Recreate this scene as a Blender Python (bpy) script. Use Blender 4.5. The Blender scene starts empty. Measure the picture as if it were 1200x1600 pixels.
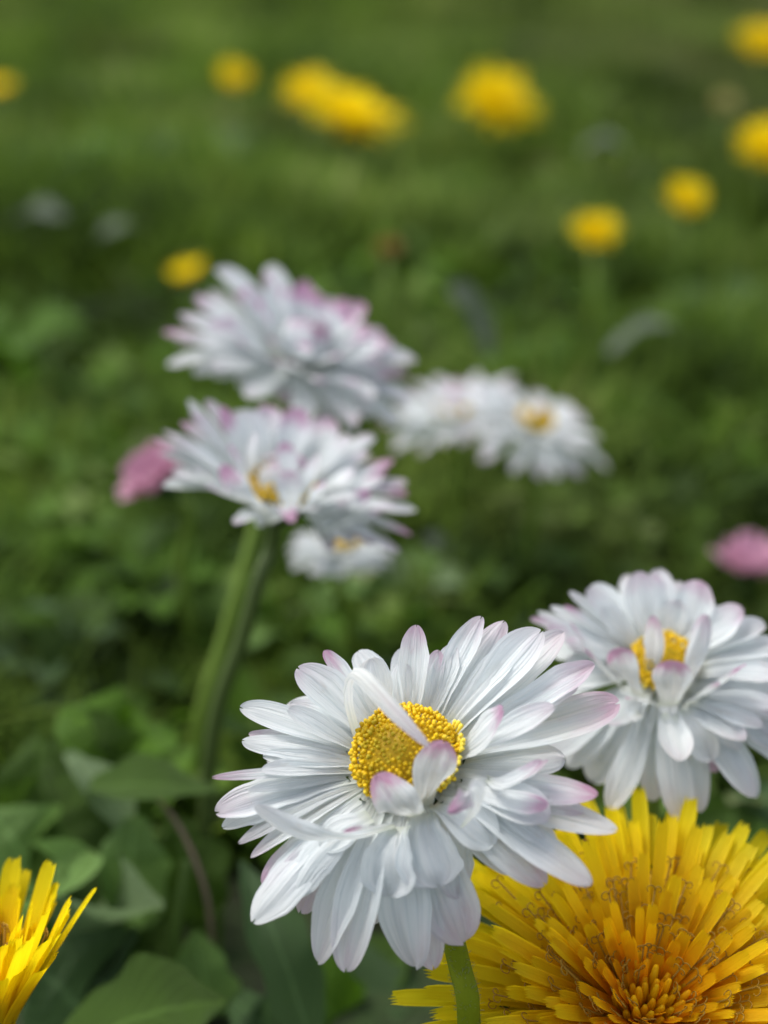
import bpy, math, random
import numpy as np
from mathutils import Vector, Quaternion

# ---------------------------------------------------------------- camera, sky, sun
C = bpy.context.scene.collection
SC = bpy.context.scene
PITCH = math.radians(24)
CAM = Vector((0, 0, 0.125))
FPX = 2200.0
R_ = Vector((1, 0, 0)); F_ = Vector((0, math.cos(PITCH), -math.sin(PITCH))); U_ = Vector((0, math.sin(PITCH), math.cos(PITCH)))
cd = bpy.data.cameras.new('camera'); cam = bpy.data.objects.new('camera', cd); C.objects.link(cam)
cam.location = CAM; cam.rotation_euler = (math.radians(90) - PITCH, 0, 0)
cd.sensor_fit = 'VERTICAL'; cd.sensor_height = 36; cd.sensor_width = 27; cd.lens = 36 * FPX / 1600
cd.clip_start = 0.005; cd.clip_end = 500
cd.dof.use_dof = True; cd.dof.focus_distance = 0.118; cd.dof.aperture_fstop = 14; cd.dof.aperture_blades = 0
SC.camera = cam

SUN_EL, SUN_AZ = math.radians(58), math.radians(-60)       # azimuth clockwise from +Y
world = bpy.data.worlds.new("World"); SC.world = world; world.use_nodes = True
wn = world.node_tree; wn.nodes.clear()
sky = wn.nodes.new('ShaderNodeTexSky'); sky.sky_type = 'NISHITA'; sky.sun_disc = False
sky.sun_elevation = SUN_EL; sky.sun_rotation = SUN_AZ; sky.dust_density = 3.0; sky.air_density = 1.0
hs = wn.nodes.new('ShaderNodeHueSaturation'); hs.inputs['Saturation'].default_value = 0.42
bg = wn.nodes.new('ShaderNodeBackground'); bg.inputs['Strength'].default_value = 0.13
wo = wn.nodes.new('ShaderNodeOutputWorld')
wn.links.new(sky.outputs[0], hs.inputs['Color']); wn.links.new(hs.outputs[0], bg.inputs['Color']); wn.links.new(bg.outputs[0], wo.inputs[0])
ld = bpy.data.lights.new('sun', 'SUN'); ld.energy = 1.3; ld.angle = math.radians(25); ld.color = (1, 0.97, 0.92)
sun = bpy.data.objects.new('sun', ld); C.objects.link(sun)
sd = Vector((math.sin(SUN_AZ) * math.cos(SUN_EL), math.cos(SUN_AZ) * math.cos(SUN_EL), math.sin(SUN_EL)))
sun.rotation_euler = sd.to_track_quat('Z', 'Y').to_euler()
SC.view_settings.view_transform = 'Standard'; SC.view_settings.look = 'None'
SC.view_settings.exposure = 0.93; SC.view_settings.gamma = 1; SC.view_settings.use_curve_mapping = False
SC.cycles.max_bounces = 8; SC.cycles.diffuse_bounces = 4; SC.cycles.transmission_bounces = 6; SC.cycles.transparent_max_bounces = 8

# ---------------------------------------------------------------- helpers
def ray(px, py): return F_ + R_ * ((px - 600) / FPX) + U_ * ((800 - py) / FPX)
def P(px, py, d): return CAM + ray(px, py) * d
def PZ(px, py, z):
    r = ray(px, py); return CAM + r * ((z - CAM.z) / r.z)
def camdir(x, y, z): return (R_ * x + U_ * y - F_ * z).normalized()
def plane_hit(px, py, c, n, h):
    r = ray(px, py); t = ((c - CAM).dot(n) + h) / r.dot(n); return CAM + r * t
def sstep(a, b, x):
    x = min(1, max(0, (x - a) / (b - a))); return x * x * (3 - 2 * x)

def new_obj(name, mesh, mat, parent=None, origin=None):
    o = bpy.data.objects.new(name, mesh); C.objects.link(o)
    if mat: mesh.materials.append(mat)
    if parent: o.parent = parent
    return o
def mesh_from(name, verts, faces, org=(0, 0, 0), smooth=True, uvs=None, attrs=None):
    me = bpy.data.meshes.new(name)
    ox, oy, oz = org
    me.from_pydata([(v[0] - ox, v[1] - oy, v[2] - oz) for v in verts], [], faces)
    if smooth: me.polygons.foreach_set('use_smooth', [True] * len(me.polygons))
    if uvs is not None:
        ul = me.uv_layers.new(name='UVMap'); li = np.empty(len(me.loops), dtype=np.int32); me.loops.foreach_get('vertex_index', li)
        ul.data.foreach_set('uv', np.asarray(uvs, dtype=np.float32)[li].ravel())
    for k, vals in (attrs or {}).items():
        a = me.attributes.new(k, 'FLOAT', 'POINT')
        a.data.foreach_set('value', np.full(len(me.vertices), vals, dtype=np.float32) if np.isscalar(vals) else np.asarray(vals, dtype=np.float32))
    me.update(); return me
def thing(name, loc, label, cat, group=None):
    o = bpy.data.objects.new(name, None); C.objects.link(o); o.location = loc; o.empty_display_size = 0.005
    o['label'] = label; o['category'] = cat
    if group: o['group'] = group
    return o
class MB:
    def __init__(s): s.v = []; s.f = []; s.a = {}
    def tube(s, pts, rads, n=8, cap=True, **at):
        b = len(s.v); m = len(pts); prev = None
        for i, p in enumerate(pts):
            t = (pts[min(i + 1, m - 1)] - pts[max(i - 1, 0)]).normalized()
            if prev is None: s1 = t.orthogonal().normalized()
            else: s1 = (prev - t * prev.dot(t)).normalized()
            prev = s1; s2 = t.cross(s1)
            for k in range(n):
                a = 2 * math.pi * k / n
                s.v.append(p + (s1 * math.cos(a) + s2 * math.sin(a)) * rads[i])
        for i in range(m - 1):
            for k in range(n):
                k2 = (k + 1) % n
                s.f.append((b + i * n + k, b + i * n + k2, b + (i + 1) * n + k2, b + (i + 1) * n + k))
        if cap:
            s.f.append(tuple(b + (m - 1) * n + k for k in range(n))); s.f.append(tuple(b + k for k in reversed(range(n))))
        for k, val in at.items(): s.a.setdefault(k, []).extend([val] * (m * n))
    def ellipsoid(s, c, ax, r, l, nu=6, nv=4, **at):
        b = len(s.v); s1 = ax.orthogonal().normalized(); s2 = ax.cross(s1)
        s.v.append(c - ax * l)
        for i in range(1, nv):
            ph = math.pi * i / nv
            for k in range(nu):
                a = 2 * math.pi * k / nu
                s.v.append(c - ax * l * math.cos(ph) + (s1 * math.cos(a) + s2 * math.sin(a)) * r * math.sin(ph))
        s.v.append(c + ax * l); e = len(s.v) - 1
        for k in range(nu):
            k2 = (k + 1) % nu
            s.f.append((b, b + 1 + k2, b + 1 + k)); s.f.append((e, e - nu + k, e - nu + k2))
            for i in range(nv - 2):
                q = b + 1 + i * nu; s.f.append((q + k, q + k2, q + nu + k2, q + nu + k))
        for k, val in at.items(): s.a.setdefault(k, []).extend([val] * (e + 1 - b))
    def strip(s, rows, **at):                       # rows: equal-length lists of points
        b = len(s.v); m = len(rows[0])
        for r in rows: s.v.extend(r)
        for i in range(len(rows) - 1):
            for j in range(m - 1):
                s.f.append((b + i * m + j, b + (i + 1) * m + j, b + (i + 1) * m + j + 1, b + i * m + j + 1))
        for k, val in at.items(): s.a.setdefault(k, []).extend([val] * (len(s.v) - b))
    def build(s, name, mat, parent=None, smooth=True):
        org = parent.location if parent else (0, 0, 0)
        if parent and parent.parent: org = parent.parent.location
        return new_obj(name, mesh_from(name, s.v, s.f, org, smooth, attrs=s.a), mat, parent)

def bez(p0, p1, p2, n):
    return [p0 * (1 - t) ** 2 + p1 * 2 * t * (1 - t) + p2 * t * t for t in [i / (n - 1) for i in range(n)]]
def catmull(pts, n):
    q = [pts[0] * 2 - pts[1]] + list(pts) + [pts[-1] * 2 - pts[-2]]; out = []; m = len(pts) - 1
    for i in range(n):
        u = i / (n - 1) * m; k = min(int(u), m - 1); t = u - k; a, b, c, d = q[k:k + 4]
        out.append((b * 2 + (c - a) * t + (a * 2 - b * 5 + c * 4 - d) * t * t + (b * 3 - a - c * 3 + d) * t ** 3) * 0.5)
    return out

# ---------------------------------------------------------------- materials
def mat_new(name):
    m = bpy.data.materials.new(name); m.use_nodes = True; nt = m.node_tree; nt.nodes.clear(); return m, nt
class N:
    def __init__(s, nt): s.nt = nt
    def n(s, t, **kw):
        x = s.nt.nodes.new(t)
        for k, v in kw.items(): setattr(x, k, v)
        return x
    def l(s, a, b): s.nt.links.new(a, b)
    def math(s, op, a, b=None, clamp=False):
        x = s.n('ShaderNodeMath', operation=op, use_clamp=clamp)
        for i, v in enumerate((a, b)):
            if v is None: continue
            if isinstance(v, (int, float)): x.inputs[i].default_value = v
            else: s.l(v, x.inputs[i])
        return x.outputs[0]
    def ramp(s, fac, stops):
        x = s.n('ShaderNodeValToRGB'); el = x.color_ramp.elements
        while len(el) < len(stops): el.new(0.5)
        for e, (p, c) in zip(el, stops): e.position = p; e.color = (*c, 1)
        s.l(fac, x.inputs[0]); return x.outputs[0]
    def mix(s, f, a, b):
        x = s.n('ShaderNodeMix', data_type='RGBA')
        if isinstance(f, (int, float)): x.inputs[0].default_value = f
        else: s.l(f, x.inputs[0])
        for i, v in ((6, a), (7, b)):
            if isinstance(v, tuple): x.inputs[i].default_value = (*v, 1)
            else: s.l(v, x.inputs[i])
        return x.outputs[2]
    def attr(s, name): return s.n('ShaderNodeAttribute', attribute_name=name).outputs['Fac']
    def noise(s, scale, detail=3, vec=None, rough=.5):
        x = s.n('ShaderNodeTexNoise'); x.inputs['Scale'].default_value = scale; x.inputs['Detail'].default_value = detail; x.inputs['Roughness'].default_value = rough
        if vec is not None: s.l(vec, x.inputs['Vector'])
        return x.outputs['Fac']
    def out(s, col, rough=.5, trans=.0, tcol=None, bump=None, bstr=.3, bdist=.0002, spec=.4, sheen=0, sss=0):
        p = s.n('ShaderNodeBsdfPrincipled'); p.inputs['Roughness'].default_value = rough; p.inputs['Specular IOR Level'].default_value = spec
        if isinstance(col, tuple): p.inputs['Base Color'].default_value = (*col, 1)
        else: s.l(col, p.inputs['Base Color'])
        if sheen: p.inputs['Sheen Weight'].default_value = sheen
        if sss:
            p.inputs['Subsurface Weight'].default_value = sss; p.inputs['Subsurface Scale'].default_value = .001; p.inputs['Subsurface Radius'].default_value = (1, .9, .8)
        nrm = None
        if bump is not None:
            b = s.n('ShaderNodeBump'); b.inputs['Strength'].default_value = bstr; b.inputs['Distance'].default_value = bdist
            s.l(bump, b.inputs['Height']); s.l(b.outputs[0], p.inputs['Normal'])
        o = s.n('ShaderNodeOutputMaterial'); res = p.outputs[0]
        if trans:
            t = s.n('ShaderNodeBsdfTranslucent'); tc = tcol if tcol is not None else col
            if isinstance(tc, tuple): t.inputs['Color'].default_value = (*tc, 1)
            else: s.l(tc, t.inputs['Color'])
            mx = s.n('ShaderNodeMixShader'); mx.inputs[0].default_value = trans; s.l(res, mx.inputs[1]); s.l(t.outputs[0], mx.inputs[2]); res = mx.outputs[0]
        s.l(res, o.inputs['Surface'])

def m_petal():
    m, nt = mat_new('daisy_petal'); k = N(nt)
    uv = k.n('ShaderNodeUVMap'); sp = k.n('ShaderNodeSeparateXYZ'); k.l(uv.outputs[0], sp.inputs[0])
    mp = k.n('ShaderNodeMapping'); mp.inputs['Scale'].default_value = (13, 1.1, 1); k.l(uv.outputs[0], mp.inputs[0])
    rnd = k.attr('rnd'); pink = k.attr('pink')
    cb = k.n('ShaderNodeCombineXYZ'); k.l(k.math('MULTIPLY', rnd, 37.0), cb.inputs[2]); k.l(k.math('MULTIPLY', rnd, 11.0), cb.inputs[0])
    k.l(cb.outputs[0], mp.inputs['Location'])
    vein = k.noise(1.0, 3, mp.outputs[0], .6)
    mp2 = k.n('ShaderNodeMapping'); mp2.inputs['Scale'].default_value = (2.2, 2.6, 1); k.l(uv.outputs[0], mp2.inputs[0]); k.l(cb.outputs[0], mp2.inputs['Location'])
    blot = k.noise(1.3, 3, mp2.outputs[0])
    # pink tip
    tip = k.math('MULTIPLY', k.math('SUBTRACT', k.math('ADD', sp.outputs[1], k.math('MULTIPLY', k.math('SUBTRACT', blot, .5), .45)), .62), 2.9, True)
    tip = k.math('POWER', tip, 1.6)
    pf = k.math('MULTIPLY', tip, pink, True)
    white = k.ramp(vein, [(.3, (.70, .76, .775)), (.48, (.83, .87, .875)), (.7, (.90, .925, .925))])
    cream = k.math('MULTIPLY', k.math('SUBTRACT', .22, sp.outputs[1]), 3.0, True)
    white = k.mix(k.math('MULTIPLY', cream, .6), white, (.62, .68, .42))
    st = k.math('MULTIPLY', k.math('SUBTRACT', blot, .62), 1.8, True)
    white = k.mix(k.math('MULTIPLY', st, k.math('MULTIPLY', rnd, 1.3), True), white, (.60, .55, .42))
    sk = k.n('ShaderNodeTexVoronoi'); sk.inputs['Scale'].default_value = 5.0; mp3 = k.n('ShaderNodeMapping'); mp3.inputs['Scale'].default_value = (1, 2.6, 1); k.l(uv.outputs[0], mp3.inputs[0]); k.l(cb.outputs[0], mp3.inputs['Location']); k.l(mp3.outputs[0], sk.inputs['Vector'])
    spk = k.math('MULTIPLY', k.math('LESS_THAN', sk.outputs['Distance'], .045), k.math('GREATER_THAN', k.noise(.9, 1, mp3.outputs[0]), .56))
    white = k.mix(k.math('MULTIPLY', spk, .55), white, (.40, .33, .16))
    pk = k.mix(vein, (.50, .19, .38), (.66, .34, .53))
    col = k.mix(k.math('MULTIPLY', pf, .85), white, pk)
    k.out(col, .5, .42, None, k.math('ADD', vein, k.math('MULTIPLY', k.noise(9000, 1), .0)), .8, .0004, .3, .15)
    return m
def m_disc():
    m, nt = mat_new('disc_yellow'); k = N(nt); r = k.attr('rnd')
    col = k.ramp(r, [(0, (.42, .32, .008)), (.35, (.70, .44, .005)), (.75, (.88, .58, .006)), (1, (.84, .68, .08))])
    k.out(col, .5, 0, None, None, sss=.15, spec=.3); return m
def m_dand(name, stripes=True):
    m, nt = mat_new(name); k = N(nt); o = k.attr('orange'); r = k.attr('rnd')
    col = k.ramp(o, [(0, (.95, .78, .008)), (.4, (.96, .62, .006)), (.75, (.97, .44, .006)), (1, (.95, .32, .005))])
    x = k.n('ShaderNodeHueSaturation'); k.l(col, x.inputs['Color']); k.l(k.math('ADD', k.math('MULTIPLY', r, .16), .90), x.inputs['Value'])
    col = x.outputs[0]
    bump = None
    if stripes:
        uv = k.n('ShaderNodeUVMap'); mp = k.n('ShaderNodeMapping'); mp.inputs['Scale'].default_value = (11, .8, 1); k.l(uv.outputs[0], mp.inputs[0])
        cb = k.n('ShaderNodeCombineXYZ'); k.l(k.math('MULTIPLY', r, 53.0), cb.inputs[2]); k.l(cb.outputs[0], mp.inputs['Location'])
        bump = k.noise(1.0, 2, mp.outputs[0]); col = k.mix(k.math('MULTIPLY', k.math('SUBTRACT', .5, bump), 1.1, True), col, (.75, .48, .0))
    k.out(col, .5, .58, None, bump, .5, .0002, .2); return m
def m_simple(name, c, rough=.6, trans=0, var=None, nscale=600, spec=.4):
    m, nt = mat_new(name); k = N(nt); col = c; b = None
    if var: b = k.noise(nscale, 4); col = k.ramp(b, [(.3, c), (.7, var)])
    k.out(col, rough, trans, None, b, .3, .0002, spec); return m
def m_plant(name, stops, rough=.5, trans=.3, spec=.35, pos=True, scale=14):
    m, nt = mat_new(name); k = N(nt); r = k.attr('rnd')
    g = k.n('ShaderNodeNewGeometry')
    nz = k.noise(scale, 3, g.outputs['Position'])
    f = k.math('ADD', k.math('MULTIPLY', r, .55), k.math('MULTIPLY', k.math('SUBTRACT', nz, .34), 1.6), True)
    col = k.ramp(f, stops)
    fine = k.noise(900, 3, g.outputs['Position'])
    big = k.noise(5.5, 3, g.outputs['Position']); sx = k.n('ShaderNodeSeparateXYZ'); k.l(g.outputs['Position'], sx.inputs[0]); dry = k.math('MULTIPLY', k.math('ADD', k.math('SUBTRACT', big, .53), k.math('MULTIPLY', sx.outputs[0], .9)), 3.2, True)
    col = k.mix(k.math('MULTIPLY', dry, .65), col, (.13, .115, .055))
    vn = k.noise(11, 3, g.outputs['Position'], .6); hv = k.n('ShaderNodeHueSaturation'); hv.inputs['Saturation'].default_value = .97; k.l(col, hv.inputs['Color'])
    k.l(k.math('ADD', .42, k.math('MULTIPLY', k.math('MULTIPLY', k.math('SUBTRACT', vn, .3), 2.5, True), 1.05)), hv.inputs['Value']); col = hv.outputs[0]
    k.out(col, rough, trans, None, fine, .25, .0002, spec); return m
def m_leaf(name, c1, c2, rough=.42):
    m, nt = mat_new(name); k = N(nt)
    uv = k.n('ShaderNodeUVMap'); sp = k.n('ShaderNodeSeparateXYZ'); k.l(uv.outputs[0], sp.inputs[0])
    au = k.math('ABSOLUTE', k.math('SUBTRACT', sp.outputs[0], .5))
    mid = k.math('SUBTRACT', 1, k.math('MULTIPLY', au, 22.0), True)
    # side veins: bands slanting away from the midrib
    ph = k.math('SUBTRACT', k.math('MULTIPLY', sp.outputs[1], 9.0), k.math('MULTIPLY', au, 7.0))
    v = k.math('SUBTRACT', 1, k.math('MULTIPLY', k.math('ABSOLUTE', k.math('SUBTRACT', k.math('FRACT', ph), .5)), 9.0), True)
    nz = k.noise(220, 4); fine = k.noise(1800, 3)
    col = k.ramp(nz, [(.3, c1), (.7, c2)])
    lite = tuple(min(1, x * 1.7 + .03) for x in c2)
    col = k.mix(k.math('MULTIPLY', k.math('MAXIMUM', mid, k.math('MULTIPLY', v, .5)), .6), col, lite)
    h = k.math('ADD', k.math('MULTIPLY', k.math('MAXIMUM', mid, v), -1.0), fine)
    k.out(col, rough + .08, .4, None, h, .5, .0003, .3); return m

M = dict(petal=m_petal(), disc=m_disc(), dand=m_dand('dandelion_floret'), dand_far=m_dand('dandelion_head', False),
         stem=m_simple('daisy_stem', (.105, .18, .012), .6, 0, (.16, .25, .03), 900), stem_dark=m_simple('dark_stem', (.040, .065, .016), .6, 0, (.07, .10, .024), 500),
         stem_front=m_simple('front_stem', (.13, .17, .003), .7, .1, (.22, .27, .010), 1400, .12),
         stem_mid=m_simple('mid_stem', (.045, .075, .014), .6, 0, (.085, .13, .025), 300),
         hair=m_simple('stem_hair', (.30, .36, .20), .6, .4), bract=m_simple('green_bract', (.04, .09, .02), .5, .2, (.07, .13, .03), 700),
         bract_olive=m_simple('olive_bract', (.13, .10, .015), .6, .2, (.22, .17, .02), 500),
         style=m_simple('brown_style', (.30, .15, .01), .6, .1, (.42, .24, .015), 3000), pinkpetal=m_simple('pink_petal', (.58, .24, .38), .5, .35, (.74, .50, .61), 350),
         dry=m_simple('dry_stalk', (.15, .10, .07), .8, .1, (.24, .18, .13), 500), grey=m_simple('grey_dry_leaf', (.075, .095, .065), .8, .2, (.15, .18, .13), 150, .15))

# ---------------------------------------------------------------- petals
def petal_mesh(name, path, S, W, org, rng, pink=.5, cup=None, nu=18, nv=8, twist=0, narrow=.34, notch=.03, orange=None, point=2.2):
    """path: nu points along the petal; S: across direction; W: full width"""
    cup = rng.uniform(-.22, .38) if cup is None else cup
    L = sum((path[i + 1] - path[i]).length for i in range(nu - 1))
    src = path; tt = [1 - (1 - i / (nu - 1)) ** 1.7 for i in range(nu)]; path = []
    for t in tt:
        q = t * (nu - 1); b0 = min(int(q), nu - 2); path.append(src[b0].lerp(src[b0 + 1], q - b0))
    verts, uvs = [], []
    ph1, ph2 = rng.uniform(0, 6.28), rng.uniform(0, 6.28); skew = rng.uniform(-.10, .10); rid = rng.uniform(.035, .07)
    rag = rng.uniform(.0, .05); point = rng.uniform(1.35, 2.1); wig = rng.uniform(.015, .055); peak = rng.uniform(.56, .76)
    for i in range(nu):
        t = tt[i]
        T = (path[min(i + 1, nu - 1)] - path[max(i - 1, 0)]).normalized()
        s = (S - T * S.dot(T)).normalized(); n_ = T.cross(s); n_ = -n_ if False else n_
        a = twist * t; s2 = s * math.cos(a) + n_ * math.sin(a); nn = T.cross(s2)
        e = max(0, (t - peak) / (1 - peak))
        w = W * .5 * (narrow + (1 - narrow) * sstep(0, peak, t)) * max(.0, 1 - e ** point) ** .5
        if i == nu - 1: w = W * .03
        for j in range(nv + 1):
            u = j / nv * 2 - 1
            w2 = w * (1 + rag * math.sin(17 * t + ph1 + (2 if u > 0 else 0)) + rag * .7 * math.sin(31 * t + ph2 * (1.3 if u > 0 else 1)))
            p = path[i] + s2 * (u * w2 + skew * W * math.sin(t * 3.1)) + nn * (cup * w * u * u * 1.2 + rid * W * math.cos(u * 7.0) * sstep(0, .3, t) * (1 - e * e)
                + wig * W * math.sin(5 * t + ph1 + 2.5 * u) * t + .02 * W * math.sin(9 * t + ph2) * u)
            if notch: p = p - T * (notch * L * math.exp(-(u / .28) ** 2) * sstep(.75, 1, t))
            verts.append(p); uvs.append((j / nv, t))
    m = nv + 1
    faces = [(i * m + j, (i + 1) * m + j, (i + 1) * m + j + 1, i * m + j + 1) for i in range(nu - 1) for j in range(nv)]
    at = {'rnd': rng.random(), 'pink': pink}
    if orange is not None: at = {'rnd': rng.random(), 'orange': [max(0, min(1, orange + .35 - .7 * (i / (nu - 1)))) for i in range(nu) for _ in range(m)]}
    return mesh_from(name, verts, faces, org, True, uvs, at)

class Flower:
    """frame of a daisy head: centre c, axis n; petals placed on it"""
    def __init__(s, root, c, n, rd, seed):
        s.root, s.c, s.n, s.rd, s.rng = root, c, n, rd, random.Random(seed)
        s.e1 = (R_ - n * R_.dot(n)).normalized(); s.e2 = n.cross(s.e1)
    def azdir(s, p):
        v = p - s.c; v = v - s.n * v.dot(s.n); return v.normalized()
    def add(s, path, S, W, pink, **kw):
        me = petal_mesh('petal', path, S, W, s.root.location, s.rng, pink, **kw)
        return new_obj('petal', me, M['petal'], s.root)
    def to_tip(s, tip, W, pink=.4, base=None, h0=-.0010, arch=None, **kw):
        o = s.azdir(base if base is not None else tip)
        if base is None: base = s.c + o * (s.rd * s.rng.uniform(.85, .98)) + s.n * h0
        L = (tip - base).length; drop = (tip - base).dot(s.n) / L
        if arch is None: arch = s.rng.uniform(.02, .10) + max(0, -drop) * .38
        mid = base * .5 + tip * .5 + s.n * (arch * L) + o * (abs(drop) * L * .08) + s.n.cross(o) * (s.rng.uniform(-.05, .05) * L)
        s.add(bez(base, mid, tip, kw.get('nu', 18)), s.n.cross(o), W, pink, **kw)
    def fill(s, count, L, elev, W, pink, h0=-.0015, jit=.15, a0=0, a1=2 * math.pi, **kw):
        for i in range(count):
            a = a0 + (a1 - a0) * (i + s.rng.uniform(-.4, .4)) / count; e = math.radians(elev + s.rng.uniform(-9, 9))
            o = s.e1 * math.cos(a) + s.e2 * math.sin(a); l = L * s.rng.uniform(1 - jit, 1 + jit * .6)
            b = s.c + o * s.rd * .9 + s.n * h0
            s.to_tip(b + (o * math.cos(e) + s.n * math.sin(e)) * l, W * s.rng.uniform(.8, 1.15), pink * s.rng.uniform(.4, 1.4), base=b, **kw)
    def crown(s, count, L, W, pink, lean=.55, a0=0, a1=2 * math.pi, nu=12, nv=4):
        """short inner petals that rise from the rim and lean over the disc"""
        for i in range(count):
            a = a0 + (a1 - a0) * (i + s.rng.uniform(-.3, .3)) / count; o = s.e1 * math.cos(a) + s.e2 * math.sin(a); l = L * s.rng.uniform(.75, 1.15); k = lean * s.rng.uniform(.6, 1.3)
            b = s.c + o * s.rd * .95 - s.n * .0003
            s.add(bez(b, b + s.n * l * .6 + o * l * .12, b + s.n * l * .85 - o * l * k, nu), s.n.cross(o), W * s.rng.uniform(.8, 1.2), pink * s.rng.uniform(.3, 1.5), nu=nu, nv=nv, narrow=.5)
    def centre(s, count, hgt, br=.00026, scale=1.0):
        mb = MB(); ga = math.pi * (3 - 5 ** .5)
        # receptacle under the florets
        rows = []
        for i in range(9):
            ph = i / 8 * math.pi * .5; r = s.rd * .93 * math.cos(ph) * scale; z = hgt * math.sin(ph) - .0006
            rows.append([s.c + (s.e1 * math.cos(a) + s.e2 * math.sin(a)) * r + s.n * z for a in [2 * math.pi * k / 24 for k in range(25)]])
        mb.strip(rows, rnd=.2)
        for i in range(count):
            t = math.sqrt((i + .5) / count); a = i * ga; th = t * math.pi * .5 * 1.05
            r = s.rd * scale * math.sin(th); z = hgt * math.cos(th)
            d = (s.e1 * math.cos(a) + s.e2 * math.sin(a)); ax = (d * math.sin(th) * .8 + s.n * (math.cos(th) + .25)).normalized()
            k = br * s.rng.uniform(.7, 1.35)
            mb.ellipsoid(s.c + d * r + s.n * z + ax * k * s.rng.uniform(.2, 1.3) + s.e1 * s.rng.uniform(-.7, .7) * k + s.e2 * s.rng.uniform(-.7, .7) * k, ax, k, k * 1.3, 6, 4, rnd=min(1, max(0, .12 + .5 * t + .18 * math.sin(3 * t + a) + s.rng.uniform(-.3, .3))))
        return mb.build('flower_centre', M['disc'], s.root)
    def calyx(s, stem_pts, r_stem, mat='bract', stemmat='stem', hairs=0, taper=1.0):
        """green cup under the head and the stem below; stem_pts run from the ground up to the head"""
        mb = MB(); rows = []
        for i in range(7):
            t = i / 6; r = r_stem + (s.rd * .95 - r_stem) * math.sin(t * math.pi / 2) ** .8; z = -.0048 + .0036 * t
            rows.append([s.c + (s.e1 * math.cos(a) + s.e2 * math.sin(a)) * r + s.n * z for a in [2 * math.pi * k / 20 for k in range(21)]])
        mb.strip(rows)
        for k in range(13):
            a = 2 * math.pi * k / 13; o = s.e1 * math.cos(a) + s.e2 * math.sin(a); sd_ = s.n.cross(o)
            rr = []
            for t, w in ((0, .7), (.4, 1), (.75, .7), (1, .06)):
                p = s.c + o * (s.rd * (.5 + .72 * t)) + s.n * (-.0042 + .0038 * t ** 1.3); rr.append([p - sd_ * .0009 * w, p - s.n * .00015, p + sd_ * .0009 * w])
            mb.strip(rr)
        mb.build('calyx', M[mat], s.root)
        top = s.c - s.n * .0046
        pts = catmull(list(stem_pts) + [top - s.n * .004, top], 30)
        st = MB(); st.tube(pts, [r_stem * (1.15 - .15 * i / 29) for i in range(30)], 12)
        so = st.build('stem', M[stemmat], s.root)
        if hairs:
            hb = MB()
            for _ in range(hairs):
                i = s.rng.randrange(6, 28); p = pts[i].lerp(pts[i + 1], s.rng.random()); t = (pts[i + 1] - pts[i]).normalized()
                a = s.rng.uniform(0, 6.28); o = t.orthogonal().normalized(); o = (o * math.cos(a) + t.cross(o) * math.sin(a)).normalized()
                q = p + o * r_stem * .97; L = s.rng.uniform(.0002, .0005)
                hb.tube([q, q + (o + t * s.rng.uniform(-.3, .6)) * L], [.000022, .00001], 3)
            hb.build('stem_hairs', M['hair'], so)

def ground_pt(x, y): return Vector((x, y, .001))

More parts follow.
